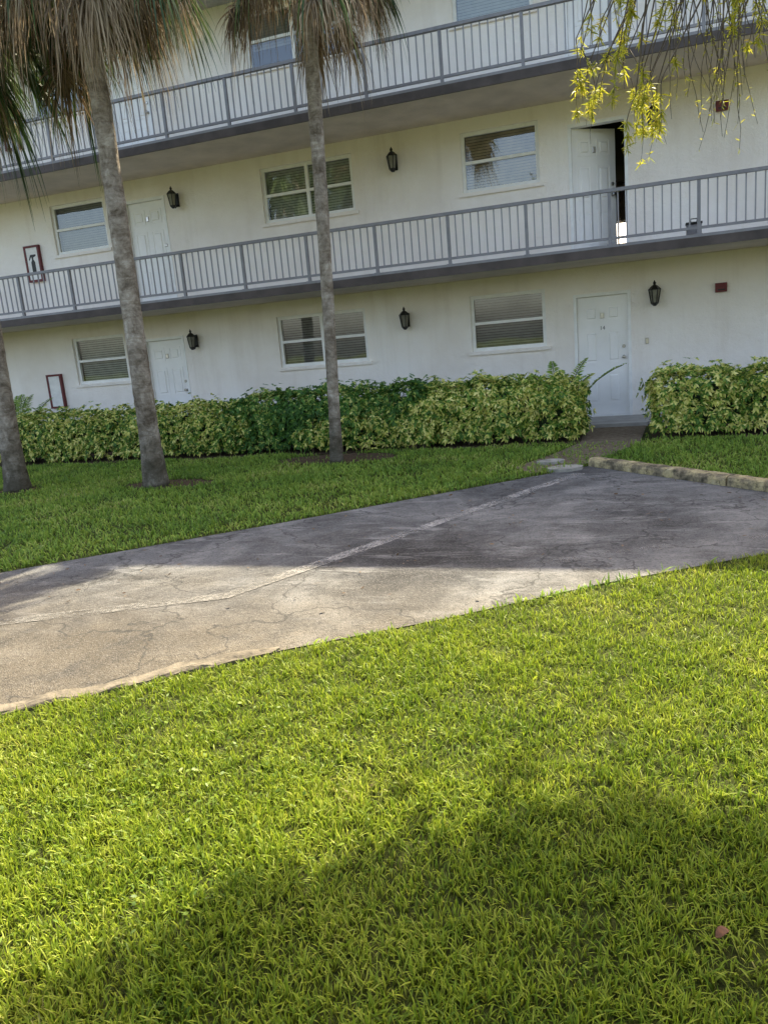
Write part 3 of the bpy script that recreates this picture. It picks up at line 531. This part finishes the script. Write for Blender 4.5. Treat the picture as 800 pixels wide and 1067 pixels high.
# ------------------------------------------------------------------ grass
def scatter(xr, yr, dens, pad):
    n = int((xr[1]-xr[0])*(yr[1]-yr[0])*dens); x = rng.uniform(*xr, n); y = rng.uniform(*yr, n)
    u, v, w = proj(np.stack([x, y, np.zeros(n)], 1)); k = (w > .3) & (u > -pad) & (u < 800+pad) & (v < 1067+pad) & ~inpoly(x, y, ASPH)
    for s in SOIL: k &= ~inpoly(x, y, s) | (rng.random(n) < .06)
    k &= ~(inpoly(x, y, PATH) & (rng.random(n) < .8)); k &= y < 10.8+.12*np.sin(3*x)
    ed = (x > -3.6) & (x < -1.9) & (np.abs((y-2.54)-(x+2.9)*.883) < .02); k &= ~ed
    return x[k], y[k]
def vnoise(x, y, s, seed):
    rr = np.random.default_rng(seed); T = rr.random((256, 256)); X = x*s+100; Y = y*s+100; i = np.floor(X).astype(int); j = np.floor(Y).astype(int); fx_ = X-i; fy_ = Y-j; fx_ = fx_*fx_*(3-2*fx_); fy_ = fy_*fy_*(3-2*fy_)
    g = lambda a, b: T[a % 256, b % 256]; return (g(i, j)*(1-fx_)+g(i+1, j)*fx_)*(1-fy_)+(g(i, j+1)*(1-fx_)+g(i+1, j+1)*fx_)*fy_
def grass(name, x, y, L, w, mat, label, cs=9.0, thin=.55):
    cl = .45*vnoise(x, y, cs, 3)+.35*vnoise(x, y, cs*2.3, 4)+.2*vnoise(x, y, cs*.3, 5); keep = rng.random(len(x)) < np.clip((cl-.3)/.22, 1-thin, 1); x, y, cl = x[keep], y[keep], cl[keep]
    n = len(x); az = rng.random(n)*6.283
    ln = rng.uniform(.12, 1.0, n); Lb = L*rng.uniform(.5, 1.2, n)*(.55+.85*cl); K = 4; t = np.array([0, .38, .72, 1.]); d = np.stack([np.cos(az), np.sin(az)], 1)
    out = Lb[:, None]*(ln[:, None]*(.5*t+.5*t**2)[None]); z = Lb[:, None]*(t[None]*(1-.2*ln[:, None])-.4*ln[:, None]*(t**2)[None])
    P = np.zeros((n, K, 3)); P[:, :, 0] = x[:, None]+out*d[:, 0:1]; P[:, :, 1] = y[:, None]+out*d[:, 1:2]; P[:, :, 2] = z
    tw_ = rng.normal(0, .6, n); s = np.stack([-np.sin(az+tw_), np.cos(az+tw_), rng.normal(0, .3, n)], 1); H = s[:, None]*(w*rng.uniform(.5, 1.4, n)[:, None]*np.array([.7, 1, .75, .07])[None])[:, :, None]
    o = ribbons(name, P, H, mat); return tagp(o, label, 'grass', kind='stuff')
xs = []; ys = []
for yr, de in (((.45, 2.4), 18500), ((2.4, 3.8), 11500), ((3.8, 6.4), 7000)):
    a, b = scatter((-4.5, 2.6), yr, de, 100); u = (b < 5.6+.78*(a-1.0)); xs.append(a[u]); ys.append(b[u])
fx = np.concatenate(xs); fy = np.concatenate(ys)
grass('lawn_grass', fx, fy, .053, .0022, M['grass'], 'bright yellow green coarse lawn grass filling the foreground', 11, .45)
a, b = scatter((-14, 4.5), (3.5, 11.0), 1800, 60); u = b > 5.6+.78*(a-1.0)
grass('back_lawn_grass', a[u], b[u], .07, .006, M['grass2'], 'shaded green lawn between the asphalt and the hedge', 5, .4)
wx = []; wy = []
for (u, v, s, k) in ((150, 800, .3, 160), (230, 850, .35, 180), (60, 830, .3, 140), (280, 760, .3, 110), (110, 930, .2, 110), (420, 760, .25, 60)):
    q = G(u, v); wx.append(rng.normal(q.x, s, k)); wy.append(rng.normal(q.y, s*.7, k))
wx = np.concatenate(wx); wy = np.concatenate(wy); kk = ~inpoly(wx, wy, ASPH); wx, wy = wx[kk], wy[kk]; n = len(wx)
P, H = leafribs(np.stack([wx, wy, rng.uniform(.012, .034, n)], 1), unit(np.stack([rng.normal(0, 1, n), rng.normal(0, 1, n), rng.uniform(0, .6, n)], 1)), unit(np.stack([rng.normal(0, .4, n), rng.normal(0, .4, n), np.ones(n)], 1)), rng.uniform(.012, .028, n), rng.uniform(.0035, .007, n), .1, (.25, 1, .9, .2))
tagp(ribbons('lawn_weeds', P, H, M['weed']), 'small broad leaved weeds growing in the near lawn', 'weeds', kind='stuff')
n = 1600; x = rng.uniform(-9, 2, n); y = rng.uniform(4, 10.8, n); sel = inpoly(x, y, SOIL[0]) | inpoly(x, y, SOIL[1]) | inpoly(x, y, SOIL[2]) | (inpoly(x, y, ASPH) & (rng.random(n) < .4)) | inpoly(x, y, PATH) | (y > 10.5); x, y = x[sel], y[sel]; n = len(x)
P, H = leafribs(np.stack([x, y, np.full(n, .02)], 1), unit(np.stack([rng.normal(0, 1, n), rng.normal(0, 1, n), rng.normal(0, .1, n)], 1)), unit(np.stack([rng.normal(0, .3, n), rng.normal(0, .3, n), np.ones(n)], 1)), rng.uniform(.02, .05, n), rng.uniform(.004, .01, n), .05)
tagp(ribbons('leaf_litter', P, H, M['litter']), 'scattered brown leaf bits on the soil, path and asphalt', 'leaf litter', kind='stuff')
c = G(752, 975, .05); t = np.linspace(0, 1, 7); P = np.array([[[c.x-.015+.034*q, c.y-.01+.03*q, c.z+.012*math.sin(q*3.1)] for q in t]]); H = np.array([[[-.5, .7, .4]]])*(np.array([.1, .8, 1, .95, .8, .5, .05])*.012)[None, :, None]
tagp(ribbons('fallen_leaf', P, H, M['brown'], None, c), 'single curled brown leaf on the shaded grass at lower right', 'leaf')
# ------------------------------------------------------------------ light
S = Vector((.2, 1, 1.11)).normalized()
sd = bpy.data.lights.new('sun', 'SUN'); sd.energy = 16; sd.angle = R(.5); sd.color = (1, .89, .66); so = bpy.data.objects.new('sun', sd); C.objects.link(so); so.rotation_euler = S.to_track_quat('Z', 'Y').to_euler(); so.location = (0, 0, 20)
w = bpy.data.worlds.new('World'); bpy.context.scene.world = w; w.use_nodes = True; t = w.node_tree; bg = t.nodes['Background']
sk = t.nodes.new('ShaderNodeTexSky'); sk.sky_type = 'NISHITA'; sk.sun_disc = False; sk.sun_elevation = math.asin(S.z); sk.sun_rotation = math.atan2(S.x, S.y); sk.dust_density = 4; sk.ozone_density = .5
cm = mix(t, 1.0, sk.outputs[0], (1.0, .92, .86), 'MULTIPLY')
t.links.new(cm, bg.inputs[0]); bg.inputs[1].default_value = .61
vs = bpy.context.scene.view_settings; vs.view_transform = 'Standard'; vs.look = 'None'; vs.exposure = 0
